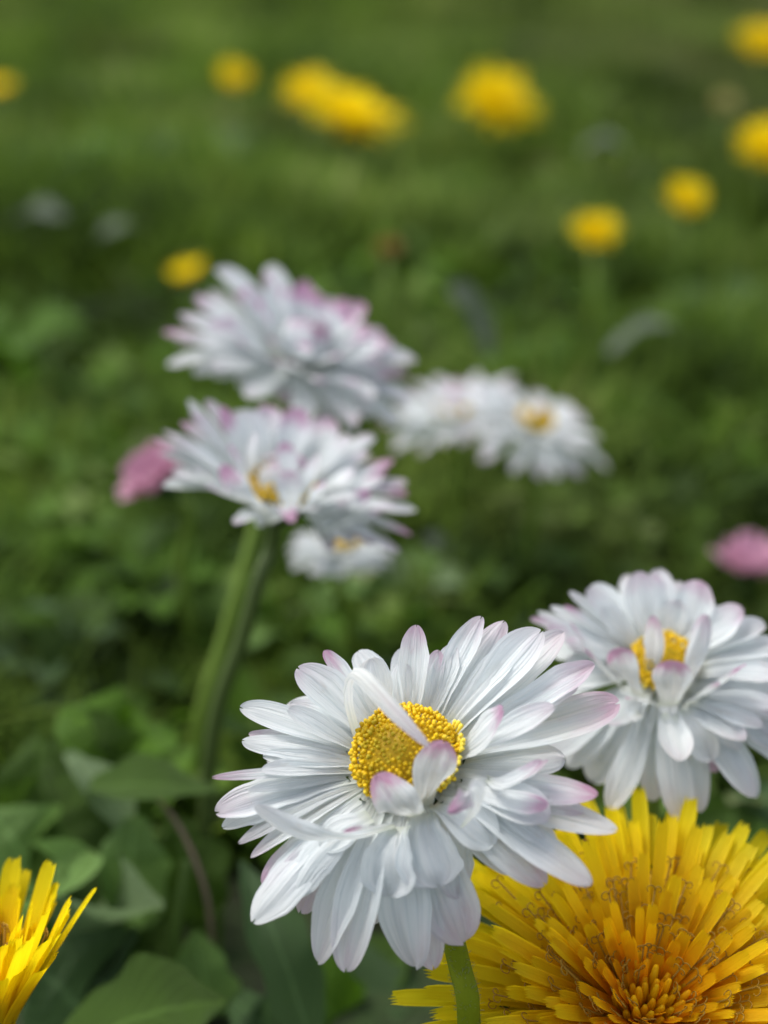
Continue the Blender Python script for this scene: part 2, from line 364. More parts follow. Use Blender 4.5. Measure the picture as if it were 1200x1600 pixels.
# ---- main daisy, in focus -------------------------------------------------
def main_daisy():
    root = thing('daisy', (0.008, .098, 0), 'large sharp white double daisy with yellow centre in front of the orange dandelion', 'daisy', 'white double daisies with pink tipped petals')
    c = P(633, 1182, .115); n = camdir(-.15, .65, .72)
    f = Flower(root, c, n, .0042, 3)
    def Q(x, y, h): return plane_hit(320 + x / 1.818, 940 + y / 1.818, c, n, h * .001)
    px = .115 / 2200 / 1.818
    # (tip x, tip y, height over the head's plane in mm, width, pink)
    L = [(262, 188, 3.5, 112, .35), (100, 300, 1.5, 80, .05), (235, 305, 3, 62, .1), (340, 138, 2.2, 50, 1.1), (470, 160, 3.5, 95, .1), (560, 172, 2.0, 70, .1),
         (602, 66, 3.8, 82, .7), (665, 138, 2, 60, .6), (787, 42, 3.2, 80, .4), (705, 120, 2, 70, .2), (852, 55, 2.0, 100, .45), (958, 82, 4.2, 122, .2), (1020, 85, 2.2, 105, .35), (905, 110, 3, 80, .1),
         (1108, 178, 3.2, 92, .6), (1178, 285, 1.2, 125, .75), (995, 300, 4.6, 78, .3), (1060, 230, 2, 90, .3), (848, 305, 5.6, 100, 1.2),
         (105, 395, 1.0, 72, .05), (125, 375, 0.2, 50, .5), (20, 500, 1.6, 34, .8), (160, 478, 1.4, 52, .1), (120, 535, .6, 40, .05), (165, 440, .6, 60, .0),
         (30, 600, -.6, 105, .35), (50, 642, -1.4, 70, .0), (95, 687, -1.8, 52, .3), (130, 727, -2.4, 52, .35), (165, 803, -3.5, 88, .8), (110, 620, -2.4, 80, .1),
         (135, 912, -4.2, 120, .05), (208, 893, -5, 95, .1), (270, 885, -6, 95, .5), (322, 1028, -8, 110, .25), (400, 1052, -7.6, 118, .35), (482, 915, -7.5, 80, .2),
         (600, 1042, -8.5, 135, .2), (650, 1045, -9.5, 110, .5), (736, 972, -8.5, 150, .45), (690, 930, -9, 120, .3), (560, 960, -9, 110, .2),
         (968, 805, -3.8, 108, .5), (998, 765, -2.6, 95, .3), (880, 770, -5, 100, .2), (1100, 803, -2.8, 90, .25), (1172, 650, -.8, 88, .1), (1117, 548, 0.6, 88, 1.0), (1080, 600, -.8, 80, .3), (975, 580, 1.6, 60, .9)]
    for x, y, h, w, pk in L:
        f.to_tip(Q(x, y, h), w * px * 1.12, pk, narrow=.42)
    # front petals that lie over the drooping ones
    for bx, by, x, y, h, w, pk, ar in ((550, 640, 522, 836, -3.4, 140, .05, .3), (615, 605, 662, 812, -2.6, 165, .1, .3), (690, 590, 722, 840, -5, 120, .3, .3), (655, 575, 822, 690, -1.5, 120, .0, .3),
                                     (470, 610, 330, 700, -1.2, 95, .0, .15), (455, 620, 250, 840, -3.2, 100, .0, .2), (800, 560, 1000, 700, -2, 80, .1, .2), (760, 520, 975, 452, 3, 50, .6, -.1)):
        f.to_tip(Q(x, y, h), w * px * 1.1, pk, base=Q(bx, by, -.8), arch=ar, narrow=.45)
    # small inner petals, erect, their purple backs to the camera, leaning over the disc
    def inner(pts, w, pk, tw=0, **kw):
        pp = [Q(*p) for p in pts]; o = f.azdir(pp[0])
        f.add(catmull(pp, 18), f.n.cross(o), w * px, pk, twist=tw, **kw)
    inner([(622, 580, -.2), (650, 500, 3.2), (680, 395, 5.2)], 118, 1.3, cup=.12, narrow=.5)
    inner([(605, 610, -.4), (555, 580, 3.0), (485, 490, 4.6)], 118, 1.4, cup=.12, narrow=.5)
    inner([(735, 640, .5), (770, 590, 3.4), (760, 540, 5.2), (690, 600, 5.0)], 70, 1.2, cup=.2)
    inner([(430, 390, -.3), (400, 290, 4), (408, 205, 7.2), (450, 215, 8.4), (540, 310, 8.2), (640, 412, 7.0)], 50, .35, cup=.35, narrow=.75)
    inner([(540, 640, -.6), (400, 672, .2), (270, 665, 1.6), (140, 580, 4.6)], 66, .1, cup=.5, tw=.5)
    inner([(560, 625, 1.2), (470, 645, 2.4), (392, 655, 3.2)], 34, 1.5, cup=.2, tw=.7)
    inner([(800, 500, -.4), (840, 520, 2.0), (900, 500, 3.0), (960, 455, 4.2)], 52, .8, cup=.4)
    f.fill(13, .0092, -18, .0034, .15, nu=12, nv=6, a0=-.5, a1=3.5); f.fill(10, .0088, 8, .0030, .15, nu=12, nv=6, a0=-.5, a1=3.5)
    f.centre(800, .0034, .000170)
    # pale tubular florets at the disc's right edge
    mb = MB()
    for i in range(18):
        a = math.radians(-62 + 95 * i / 18 + f.rng.uniform(-3, 3)); o = f.e1 * math.cos(a) + f.e2 * math.sin(a)
        b = c + o * f.rd * .97; e = b + (o * .6 + n).normalized() * f.rng.uniform(.0012, .002)
        mb.tube([b, b.lerp(e, .6), e], [.00009, .00012, .0002], 6, rnd=.9 + f.rng.uniform(0, .1))
    mb.build('open_florets', M['disc'], root)
    f.calyx([root.location + Vector((0, 0, 0)), P(733, 1620, .1175), P(716, 1500, .1185)], .0009, stemmat='stem_front', hairs=700)
main_daisy()

def second_daisy():
    c = P(1037, 1035, .138); n = camdir(-.05, .62, .78)
    root = thing('daisy', (c.x - .002, c.y + .012, 0), 'white double daisy cut by the right edge of the view, above the orange dandelion', 'daisy', 'white double daisies with pink tipped petals')
    f = Flower(root, c, n, .0030, 8)
    def Q(x, y, h): return plane_hit(800 + x / 3, 870 + y / 3, c, n, h * .001)
    px = .138 / 2200 / 3
    for x, y, h, w, pk in [(85, 290, 1, 70, .8), (120, 255, .5, 70, .1), (180, 232, 1, 70, .1), (245, 228, 2, 50, 1), (268, 162, 3, 60, .2), (350, 150, 3, 110, .3), (420, 235, 2, 110, .1), (590, 68, 3, 160, .5), (665, 82, 2, 130, .5),
                           (880, 110, 3, 170, .8), (770, 200, 2, 130, .2), (1080, 238, 2.5, 150, .6), (1190, 318, 1.5, 110, .2), (1280, 420, 1, 110, .2), (1330, 520, .5, 110, .1), (1300, 640, 0, 110, .1), (1290, 760, -1, 120, .5), (1270, 560, 2, 110, .2),
                           (160, 330, 1.5, 100, .5), (300, 430, .4, 110, .2), (250, 390, 1.2, 90, .5),
                           (255, 985, -6, 150, .1), (375, 1055, -7, 180, .1), (450, 960, -6, 140, .1), (650, 1145, -7.5, 150, .2), (755, 1140, -7, 150, .3), (890, 1198, -7, 125, .2), (960, 1010, -5, 120, .8), (1150, 1128, -5.5, 115, .1), (1230, 900, -3, 120, .2), (1340, 980, -4, 120, .2)]:
        f.to_tip(Q(x, y, h), w * px * 1.1, pk, nu=14, nv=6, narrow=.42)
    for bx, by, x, y, h, w, pk, ar in ((700, 740, 825, 965, -3, 110, 0, .3), (770, 740, 940, 950, -2.5, 130, .1, .25), (800, 700, 1075, 900, -1.8, 80, .1, .2), (830, 680, 1180, 790, .2, 90, .2, .15), (860, 650, 1260, 700, 1, 90, .3, .1), (600, 740, 540, 760, .5, 90, .1, .2),
                                     (480, 590, 268, 305, 3.4, 80, 1.3, .05), (520, 620, 330, 430, 3, 70, 1.3, .05), (830, 640, 905, 268, 5, 100, .4, .0)):
        f.to_tip(Q(x, y, h), w * px * 1.1, pk, base=Q(bx, by, -.5), arch=ar, nu=14, nv=6, narrow=.45)
    def inner(pts, w, pk):
        pp = [Q(*p) for p in pts]; o = f.azdir(pp[0]); f.add(catmull(pp, 14), f.n.cross(o), w * px, pk, nu=14, nv=6, cup=.12, narrow=.5)
    inner([(640, 570, -.2), (650, 430, 3), (662, 275, 5)], 105, .8)
    inner([(590, 650, -.2), (535, 550, 2.6), (480, 430, 4.2)], 150, 1.5)
    inner([(735, 700, -.3), (745, 600, 2.6), (750, 485, 4.4)], 185, 1.5)
    inner([(870, 670, -.3), (980, 590, 2.4), (1095, 505, 4)], 125, 1.5)
    inner([(800, 640, -.1), (860, 480, 3), (915, 270, 5)], 105, .5)
    inner([(820, 690, -.2), (900, 640, 2), (975, 592, 3.4)], 70, .9)
    inner([(690, 700, -.2), (600, 672, 1.6), (530, 662, 2.5)], 50, 1.3)
    f.fill(12, .012, -20, .0034, .2, nu=10, nv=4); f.fill(11, .0080, 12, .0036, .3, nu=12, nv=6)
    f.centre(260, .0020, .00018)
    f.calyx([root.location.copy(), P(1003, 1330, .147)], .0011)
second_daisy()

# ---- focus drop-off daisies ------------------------------------------------
def third_daisy():
    c = P(438, 762, .163); n = camdir(.16, .84, .50)
    root = thing('daisy', P(300, 1255, .178).xy.to_3d(), 'white daisy with purple tipped petals in cup shape, left of middle on a dark stem', 'daisy', 'white double daisies with pink tipped petals')
    root.location.z = 0
    f = Flower(root, c, n, .0034, 21)
    def Q(x, y, h): return plane_hit(200 + x / 1.579, 380 + y / 1.579, c, n, h * .001)
    px = .163 / 2200 / 1.579
    for x, y, h, w, pk in [(62, 480, 3, 40, .6), (85, 462, 4, 40, .3), (75, 520, 2, 50, .2), (85, 600, -.5, 44, .0), (110, 560, 1, 60, .2), (150, 385, 6, 40, .1), (190, 388, 5, 38, .3), (130, 440, 4.5, 50, .7), (230, 402, 6.5, 46, 1.4), (285, 410, 5, 70, .1), (340, 398, 5, 60, .5), (365, 405, 4, 50, .4),
                           (420, 405, 6, 70, .8), (395, 440, 4, 60, .3), (500, 432, 5, 80, .5), (460, 440, 4, 60, .2), (545, 470, 5, 44, .2), (610, 476, 4, 40, .1), (600, 520, 3, 50, .3), (655, 535, 3, 44, 1.0), (690, 590, 1.5, 50, .3), (640, 560, 2.5, 50, .8), (712, 660, -.2, 56, .1), (690, 620, .8, 40, .7), (700, 722, -1.5, 34, .6),
                           (672, 762, -2.5, 40, .3), (605, 745, -2.5, 60, .4), (560, 735, -2, 60, .2), (500, 760, -3.5, 50, .3), (250, 500, 6, 60, .5), (310, 470, 6, 60, .2), (470, 520, 6, 70, .2), (560, 560, 4, 60, .2)]:
        f.to_tip(Q(x, y, h), w * px * 1.15, pk * 1.7, nu=12, nv=4, narrow=.4)
    def inner(pts, w, pk):
        pp = [Q(*p) for p in pts]; o = f.azdir(pp[0]); f.add(catmull(pp, 12), f.n.cross(o), w * px, pk, nu=12, nv=4, cup=.15, narrow=.5)
    inner([(335, 665, -.5), (290, 620, 3), (228, 548, 5)], 50, 1.8)
    inner([(400, 670, 0), (400, 620, 3), (398, 560, 5.5)], 66, .7)
    inner([(340, 690, -.5), (375, 665, 1.8), (385, 650, 2.6), (402, 690, 3.2)], 50, 2)
    inner([(420, 600, 2), (395, 540, 5), (385, 490, 7)], 56, 1.2)
    inner([(440, 650, 0), (470, 620, 3), (480, 590, 5)], 50, 1.2)
    inner([(470, 690, -.2), (540, 650, 2), (600, 610, 3)], 44, 2); inner([(450, 680, -.2), (500, 650, 2), (540, 625, 3)], 44, 2); inner([(480, 710, -.8), (570, 675, .4), (640, 640, 1)], 36, 2)
    f.to_tip(Q(325, 702, -2.0), 44 * px, .1, base=Q(340, 620, 0), arch=.2, nu=12, nv=4)
    f.fill(14, .011, 28, .0026, .4, nu=10, nv=4)
    f.crown(7, .0055, .0030, 1.2, .5, -2.0, 1.2); f.crown(5, .0042, .0026, 1.2, .4, .9, 2.6)
    f.centre(110, .0018, .00032)
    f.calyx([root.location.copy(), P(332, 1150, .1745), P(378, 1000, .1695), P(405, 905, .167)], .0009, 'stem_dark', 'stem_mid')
third_daisy()

def fourth_daisy():
    c = P(474, 548, .192); n = camdir(.26, .74, .60)
    root = thing('daisy', (P(308, 1200, .205).x, P(308, 1200, .205).y, 0), 'tallest daisy, blurred and tilted right with dense layered white petals and pink tips', 'daisy', 'white double daisies with pink tipped petals')
    f = Flower(root, c, n, .0036, 33)
    def Q(x, y, h): return plane_hit(200 + x / 1.579, 380 + y / 1.579, c, n, h * .001)
    px = .192 / 2200 / 1.579
    for x, y, h, w, pk in [(85, 218, -1, 40, .6), (95, 300, -3, 44, .1), (120, 250, -2, 40, .3), (125, 175, 2, 70, .3), (165, 130, 3, 70, .4), (215, 62, 4, 66, .1), (245, 58, 4, 56, .1), (350, 52, 4, 66, .1), (300, 110, 4, 60, .2), (440, 92, 4.5, 60, 1.6), (410, 120, 4, 70, .9), (505, 150, 3, 80, .5), (480, 130, 3, 60, .6),
                           (585, 198, 2.5, 76, .6), (630, 235, 2, 60, .7), (655, 250, 2, 56, .3), (700, 290, .5, 50, .3), (690, 330, 0, 50, .5), (650, 330, .6, 50, .6), (690, 388, -1.5, 44, .2), (690, 410, -2.5, 44, .1), (665, 455, -3.5, 60, .1), (600, 430, -2.5, 60, .1), (560, 465, -4.5, 56, .1), (500, 450, -4.5, 56, .2), (450, 420, -5, 60, .2),
                           (380, 395, -4.5, 60, .4), (330, 375, -4.5, 60, .1), (270, 352, -4, 64, .1), (210, 330, -3.6, 56, .1), (160, 320, -3, 50, .1), (400, 390, -5.5, 60, .5), (200, 200, 3, 60, .4)]:
        f.to_tip(Q(x, y, h), w * px * 1.15, pk * 1.7, nu=12, nv=4, narrow=.42)
    f.fill(16, .0125, 8, .0034, .4, nu=10, nv=4); f.fill(15, .010, 30, .0030, 1.4, nu=10, nv=4); f.fill(11, .0068, 52, .0028, 2.2, nu=10, nv=4, h0=0)
    f.crown(12, .0062, .0032, 1.3, .5); f.crown(8, .0046, .0026, 1.6, .35)
    f.centre(60, .0012, .00028, .6)
    f.calyx([root.location.copy(), P(312, 1130, .202), P(350, 1000, .200), P(388, 870, .198)], .00095)
fourth_daisy()

def small_daisy(px, py, d, n, size, seed, label, pink=.4, rd=.0033, elev=(0, 22, 45), foot=(0, .012), stem='stem', crown=0, dome=.0022):
    c = P(px, py, d); root = thing('daisy', (c.x + foot[0], c.y + foot[1], 0), label, 'daisy', 'white double daisies with pink tipped petals')
    f = Flower(root, c, camdir(*n), rd, seed)
    f.fill(20, size, elev[0], .0030, pink, nu=10, nv=4); f.fill(17, size * .9, elev[1], .0028, pink, nu=10, nv=4); f.fill(9, size * .55, elev[2], .0022, pink * 1.5, nu=10, nv=4)
    if crown: f.crown(crown, .0048, .0026, pink * 2, .5)
    f.centre(80, dome, .00036); f.calyx([root.location.copy(), (root.location + c) / 2 + Vector((.001, 0, 0))], .001, stemmat=stem)
small_daisy(712, 640, .262, (-.12, .86, .42), .0125, 51, 'blurred white daisy with faint peach centre, right behind the tallest daisy', .6, .0026, (-2, 20, 55), crown=7, dome=.0012)
small_daisy(838, 658, .25, (.26, .84, .47), .0118, 52, 'blurred white daisy with clear yellow centre at the right end of the background pair', .35, .0026, (-10, 14, 40), crown=3)
small_daisy(534, 848, .214, (.05, .96, .28), .0066, 53, 'small low white daisy half hidden under the cup shaped daisy', .2, .0019, (-10, 10, 40))

def pink_daisy(px, py, d, n, size, seed, label):
    c = P(px, py, d); root = thing('daisy', (c.x + .004, c.y + .01, 0), label, 'daisy', 'closed pink daisies'); f = Flower(root, c, camdir(*n), .0026, seed)
    for ring, (k, el) in enumerate(((18, 22), (14, 45), (9, 70))):
        for i in range(k):
            a = 6.283 * (i + f.rng.uniform(-.3, .3)) / k; e = math.radians(el + f.rng.uniform(-8, 8)); o = f.e1 * math.cos(a) + f.e2 * math.sin(a)
            b = f.c + o * f.rd * .7; t = b + (o * math.cos(e) + f.n * math.sin(e)) * size * f.rng.uniform(.8, 1.1)
            me = petal_mesh('petal', bez(b, b.lerp(t, .5) + o * size * .12, t, 10), f.n.cross(o), .0026, root.location, f.rng, 1, nu=10, nv=4, narrow=.5)
            new_obj('petal', me, M['pinkpetal'], root)
    f.calyx([root.location.copy(), (root.location + c) / 2], .0009)
pink_daisy(246, 748, .22, (-.5, .65, .5), .0047, 61, 'half closed pink daisy showing behind the left tips of the cup shaped daisy')
pink_daisy(1172, 884, .25, (.05, .85, .4), .0053, 62, 'half closed pink daisy blurred at the right edge of the view')

# ---------------------------------------------------------------- dandelions
def floret_path(c, n, o, e, L, droop, base_r, k=12):
    b = c + o * base_r; d = o * math.cos(e) + n * math.sin(e)
    t = b + d * L - n * droop * L * .3; mid = b + d * L * .5 + n * droop * L * .22 + o * (L * .04)
    return bez(b, mid, t, k)
def floret_mesh(path, S, W, org, rng, orange, teeth=5, nv=10, cup=.25):
    nu = len(path); verts, uvs, at = [], [], []; L = (path[-1] - path[0]).length; jag = [rng.uniform(0, .035) for _ in range(nv + 1)]; tw = rng.uniform(-.25, .25)
    for i in range(nu):
        t = i / (nu - 1); T = (path[min(i + 1, nu - 1)] - path[max(i - 1, 0)]).normalized(); s = (S - T * S.dot(T)).normalized(); nn = T.cross(s)
        a = tw * t; s = s * math.cos(a) + nn * math.sin(a); nn = T.cross(s)
        w = W * .5 * (.42 + .58 * sstep(0, .45, t)) * (1 - .22 * sstep(.86, 1, t))
        for j in range(nv + 1):
            u = j / nv * 2 - 1
            p = path[i] + s * u * w + nn * (cup * (1.35 - t) * w * u * u - .10 * W * (j % 2) * (.3 + .7 * t))
            if i == nu - 1: p = p + T * (L * (.022 if j % 2 else -.010) - L * jag[j])
            verts.append(p); uvs.append((j / nv, t)); at.append(max(0, min(1, orange + .30 - .55 * t)))
    m = nv + 1; faces = [(i * m + j, (i + 1) * m + j, (i + 1) * m + j + 1, i * m + j + 1) for i in range(nu - 1) for j in range(nv)]
    return verts, faces, uvs, at
def style_mb(mb, base, d, side, h, rng, r=.00007):
    """pollen-brown style with two curled arms"""
    top = base + d * h; mb.tube([base, base.lerp(top, .5) + side * h * .03, top], [r * 1.3, r * 1.4, r * 1.1], 5)
    for sg in (-1, 1):
        rad = rng.uniform(.00030, .00046); turn = rng.uniform(3.6, 5.4); pts = []
        for k in range(12):
            a = turn * k / 11; q = rad * (1 - .35 * k / 11)
            pts.append(top + d * (q * math.sin(a) * 1.1) + side * sg * (rad - q * math.cos(a)) + d.cross(side) * (sg * .00012 * k / 11))
        mb.tube(pts, [r * (1.0 - .4 * k / 11) for k in range(12)], 5)

def big_dandelion(c, n, foot, R, seed, label, count=400, e_in=84, e_out=8, styles=True, group=None, ws=.84):
    rng = random.Random(seed); root = thing('dandelion', (foot.x, foot.y, 0), label, 'dandelion', group)
    e1 = (R_ - n * R_.dot(n)).normalized(); e2 = n.cross(e1); ga = math.pi * (3 - 5 ** .5)
    items = []
    for i in range(count):
        q = math.sqrt((i + .5) / count); a = i * ga + rng.uniform(-.14, .14); o = e1 * math.cos(a) + e2 * math.sin(a)
        e = math.radians(e_in + (e_out - e_in) * q ** .8 + rng.uniform(-9, 9)); L = R * (.26 + .72 * q) * rng.uniform(.80, 1.08)
        W = ws * R * (.062 + .042 * q) * rng.uniform(.8, 1.12)
        path = floret_path(c, n, o, e, L, .25 * q, R * .24 * q); T = (path[-1] - path[0]).normalized()
        items.append((q, o, path, W, T, rng.uniform(-.08, .08)))
    order = sorted(items, key=lambda it: -((it[2][-1] - CAM).dot(-F_)) - it[0] * .01)[::-1]
    keep = set(id(x) for x in sorted(items, key=lambda it: -it[0])[:100])
    cb = MB()                                               # unopened florets in the middle
    for i in range(46):
        q = math.sqrt((i + .5) / 46) * .2; a = i * ga; o = e1 * math.cos(a) + e2 * math.sin(a); h = R * (.27 - .3 * q) * rng.uniform(.8, 1.1)
        b = c + o * R * q * .7; cb.tube([b, b + n * h * .5 + o * h * q * .4, b + n * h + o * h * q * 1.3], [R * .014, R * .026, R * .012], 6, rnd=rng.random(), orange=rng.uniform(.3, .55))
    cbo = cb.build('closed_florets', M['dand_far'], root)
    inner = MB(); iuv = []; ior = []; ist = MB(); irnd = []
    for it in items:
        q, o, path, W, T, dv = it; S = n.cross(o); org_or = max(0, min(1, .98 - .98 * q + dv))
        v, fcs, uvs, at = floret_mesh(path, S, W, None, rng, org_or)
        own = id(it) in keep; rv = rng.random()
        st = MB() if own else ist
        has = styles and q > .26 and rng.random() < .85
        if has:
            kk = rng.uniform(.50, .64); p = path[0].lerp(path[-1], .04); d = (T * .8 + n * .55).normalized(); N_ = T.cross((S - T * S.dot(T)).normalized())
            style_mb(st, p + N_ * W * .1, (T + N_ * rng.uniform(.16, .34) + S * rng.uniform(-.1, .1)).normalized(), S.normalized(), (path[-1] - path[0]).length * kk, rng)
        if own:
            o_ = new_obj('floret', mesh_from('floret', v, fcs, root.location, True, uvs, {'rnd': rv, 'orange': at}), M['dand'], root)
            if has: st.build('style', M['style'], o_)
        else:
            b = len(inner.v); inner.v += v; inner.f += [tuple(b + x for x in g) for g in fcs]; iuv += uvs; ior += at; irnd += [rv] * len(v)
    if inner.v:
        o_ = new_obj('inner_florets', mesh_from('inner_florets', inner.v, inner.f, root.location, True, iuv, {'rnd': irnd, 'orange': ior}), M['dand'], root); o_['kind'] = 'stuff'
        if ist.v: s_ = ist.build('inner_styles', M['style'], root); s_['kind'] = 'stuff'
    mb = MB()                                               # green bracts below
    rows = []
    for i in range(6):
        t = i / 5; r = R * (.07 + .13 * math.sin(t * 1.57)); z = R * (-.42 + .42 * t)
        rows.append([c + (e1 * math.cos(a) + e2 * math.sin(a)) * r + n * z for a in [6.2832 * k / 18 for k in range(19)]])
    mb.strip(rows)
    for k in range(18):
        a = 6.283 * k / 18 + rng.uniform(-.1, .1); o = e1 * math.cos(a) + e2 * math.sin(a); s = n.cross(o); rr = []
        el = e_out + 14
        for t, w in ((0, .8), (.35, 1), (.7, .7), (1, .1)):
            p = c + o * (R * (.17 + .03 * t)) + n * (-R * .25) + (o * math.cos(math.radians(el)) * t + n * math.sin(math.radians(el)) * t + n * .35 * t) * R * .55
            rr.append([p - s * R * .05 * w, p - o * .0002, p + s * R * .05 * w])
        mb.strip(rr)
    mb.build('bracts', M['bract'] if e_out < 40 else M['bract_olive'], root)
    st = MB(); top = c - n * R * .40; pts = catmull([root.location.copy(), (root.location + top) * .5 + Vector((.001, .0, 0)), top - n * .003, top], 16); st.tube(pts, [.0019] * 16, 12); st.build('stem', M['stem'], root)
    return root
c1 = P(1008, 1580, .1235); big_dandelion(c1, camdir(.0, .70, .715), Vector((c1.x, c1.y + .012, 0)), 0.0184, 5, 'large orange and yellow dandelion with curled brown styles under the front daisy')
c2 = P(-52, 1622, .124); big_dandelion(c2, camdir(-.04, .97, .18), Vector((c2.x, c2.y + .004, 0)), 0.0158, 6, 'yellow dandelion seen from its side at the lower left corner', 150, 84, 62, True, ws=1.2)

def far_head_mesh(seed, R, e_out=12, count=110):
    rng = random.Random(seed); mb = MB(); ga = math.pi * (3 - 5 ** .5); n = Vector((0, 0, 1)); mb.a = {'rnd': [], 'orange': []}
    for i in range(count):
        q = math.sqrt((i + .5) / count); a = i * ga; o = Vector((math.cos(a), math.sin(a), 0)); e = math.radians(84 + (e_out - 84) * q + rng.uniform(-7, 7))
        L = R * (.42 + .54 * q) * rng.uniform(.72, 1.12) * (1 + .10 * math.sin(a * 2 + seed)); path = floret_path(Vector((0, 0, 0)), n, o, e, L, .25 * q, R * .14 * q, 6)
        v, f, uv, at = floret_mesh(path, n.cross(o), R * .15, None, rng, .12 - .3 * q, nv=4)
        b = len(mb.v); mb.v += v; mb.f += [tuple(b + x for x in g) for g in f]; mb.a['orange'] += at; mb.a['rnd'] += [rng.random()] * len(v)
    return mesh_from('dandelion_head', mb.v, mb.f, attrs=mb.a)
HEADS = [far_head_mesh(70, .018), far_head_mesh(71, .018, 25), far_head_mesh(72, .018, 40, 80)]
for h in HEADS: h.materials.append(M['dand_far'])
_bm = MB(); _bm.tube([Vector((0, 0, -.009)), Vector((0, 0, -.005)), Vector((0, 0, .0005))], [.0016, .004, .0048], 12)
for k in range(14):
    a = 6.283 * k / 14; o = Vector((math.cos(a), math.sin(a), 0)); s = Vector((-o.y, o.x, 0))
    _bm.strip([[o * .003 + Vector((0, 0, -.007)) - s * .001, o * .003 + Vector((0, 0, -.007)) + s * .001], [o * .007 + Vector((0, 0, -.004)) - s * .0012, o * .007 + Vector((0, 0, -.004)) + s * .0012], [o * .011 + Vector((0, 0, -.006)) - s * .0002, o * .011 + Vector((0, 0, -.006)) + s * .0002]])
BR = mesh_from('bracts', _bm.v, _bm.f); BR.materials.append(M['bract'])
_sm = MB(); _sm.tube([Vector((0, 0, z)) + Vector((math.sin(z * 3) * .08, 0, 0)) for z in (0, -.25, -.5, -.75, -1)], [.0017] * 5, 8)
def far_dandelion(px, py, d, dia, tilt, head, label, sq=1.0):
    c = P(px, py, d); root = thing('dandelion', c, label, 'dandelion', 'yellow dandelions scattered across the blurred lawn')
    root.location = Vector((c.x, c.y, 0)); n = camdir(*tilt); k = dia / .036
    rot = n.to_track_quat('Z', 'Y').to_euler()
    for nm, me in (('flower_head', HEADS[head]), ('bracts', BR)):
        o = bpy.data.objects.new(nm, me); C.objects.link(o); o.parent = root; o.location = c - root.location; o.rotation_mode = 'QUATERNION'; o.rotation_quaternion = n.to_track_quat('Z', 'Y') @ Quaternion((0, 0, 1), px * .7); o.scale = (k * (.9 + .2 * (px % 3) / 2), k * (1.05 - .15 * (px % 2)), k * sq)
    st = MB(); st.tube([root.location.copy(), root.location.lerp(c, .5) + Vector((.002, .001, 0)), c - n * .006 * k], [.0016] * 3, 8); st.build('stem', M['stem'], root)
for a in [(367, 126, .70, .021, (0, .5, .8), 1, 'small dandelion left of the double one at the top of the lawn'),
          (488, 150, .66, .029, (-.1, .55, .7), 0, 'blurred dandelion whose right side touches a bigger one'),
          (550, 190, .60, .042, (.15, .72, .6), 0, 'broad yellow dandelion that touches a smaller one on its left'),
          (772, 166, .63, .041, (.3, .55, .75), 0, 'round yellow dandelion standing alone at top right of centre'),
          (1190, 72, .85, .034, (.0, .5, .8), 1, 'topmost dandelion, cut by the right edge of the view'),
          (1197, 232, .53, .027, (-.2, .5, .8), 0, 'dandelion at the right edge below the topmost one'),
          (1070, 316, .44, .0155, (.1, .5, .8), 1, 'small yellow dandelion just left of and below the one at the right edge'),
          (930, 368, .40, .0160, (-.1, .5, .8), 1, 'small yellow dandelion, lowest of the blurred ones right of centre'),
          (298, 436, .41, .0145, (-.3, .8, .4), 2, 'small dim dandelion behind the top left petals of the tallest daisy'),
          (-4, 142, .68, .018, (0, .7, .6), 1, 'small dandelion cut by the left edge of the view')]:
    far_dandelion(*a)
# faded, half-open ones
def faded(px, py, d, dia, mat, label):
    c = P(px, py, d); root = thing('faded_flower', (c.x, c.y, 0), label, 'faded flower'); rng = random.Random(int(px)); mb = MB()
    for i in range(46):
        a = i * 2.4; e = rng.uniform(.5, 1.4); o = Vector((math.cos(a), math.sin(a), 0)); n = Vector((0, 0, 1)); dv = o * math.cos(e) + n * math.sin(e); s = n.cross(o); L = dia * .5 * rng.uniform(.8, 1.1)
        mb.strip([[c - s * .0005, c + s * .0005], [c + dv * L * .5 - s * .0008, c + dv * L * .5 + s * .0008], [c + dv * L - s * .0005, c + dv * L + s * .0005]])
    mb.build('flower_head', mat, root); st = MB(); st.tube([root.location.copy(), c], [.0012, .0012], 8); st.build('stem', M['stem'], root)
faded(1130, 176, .62, .018, m_simple('pale_head', (.42, .38, .10), .6, .3, (.5, .45, .2), 300), 'pale yellowish faded flower between the two dandelions at the right edge')
faded(606, 402, .38, .010, m_simple('orange_head', (.34, .15, .03), .6, .3, (.25, .12, .03), 300), 'dim orange faded flower on the lawn above the gap between daisies')

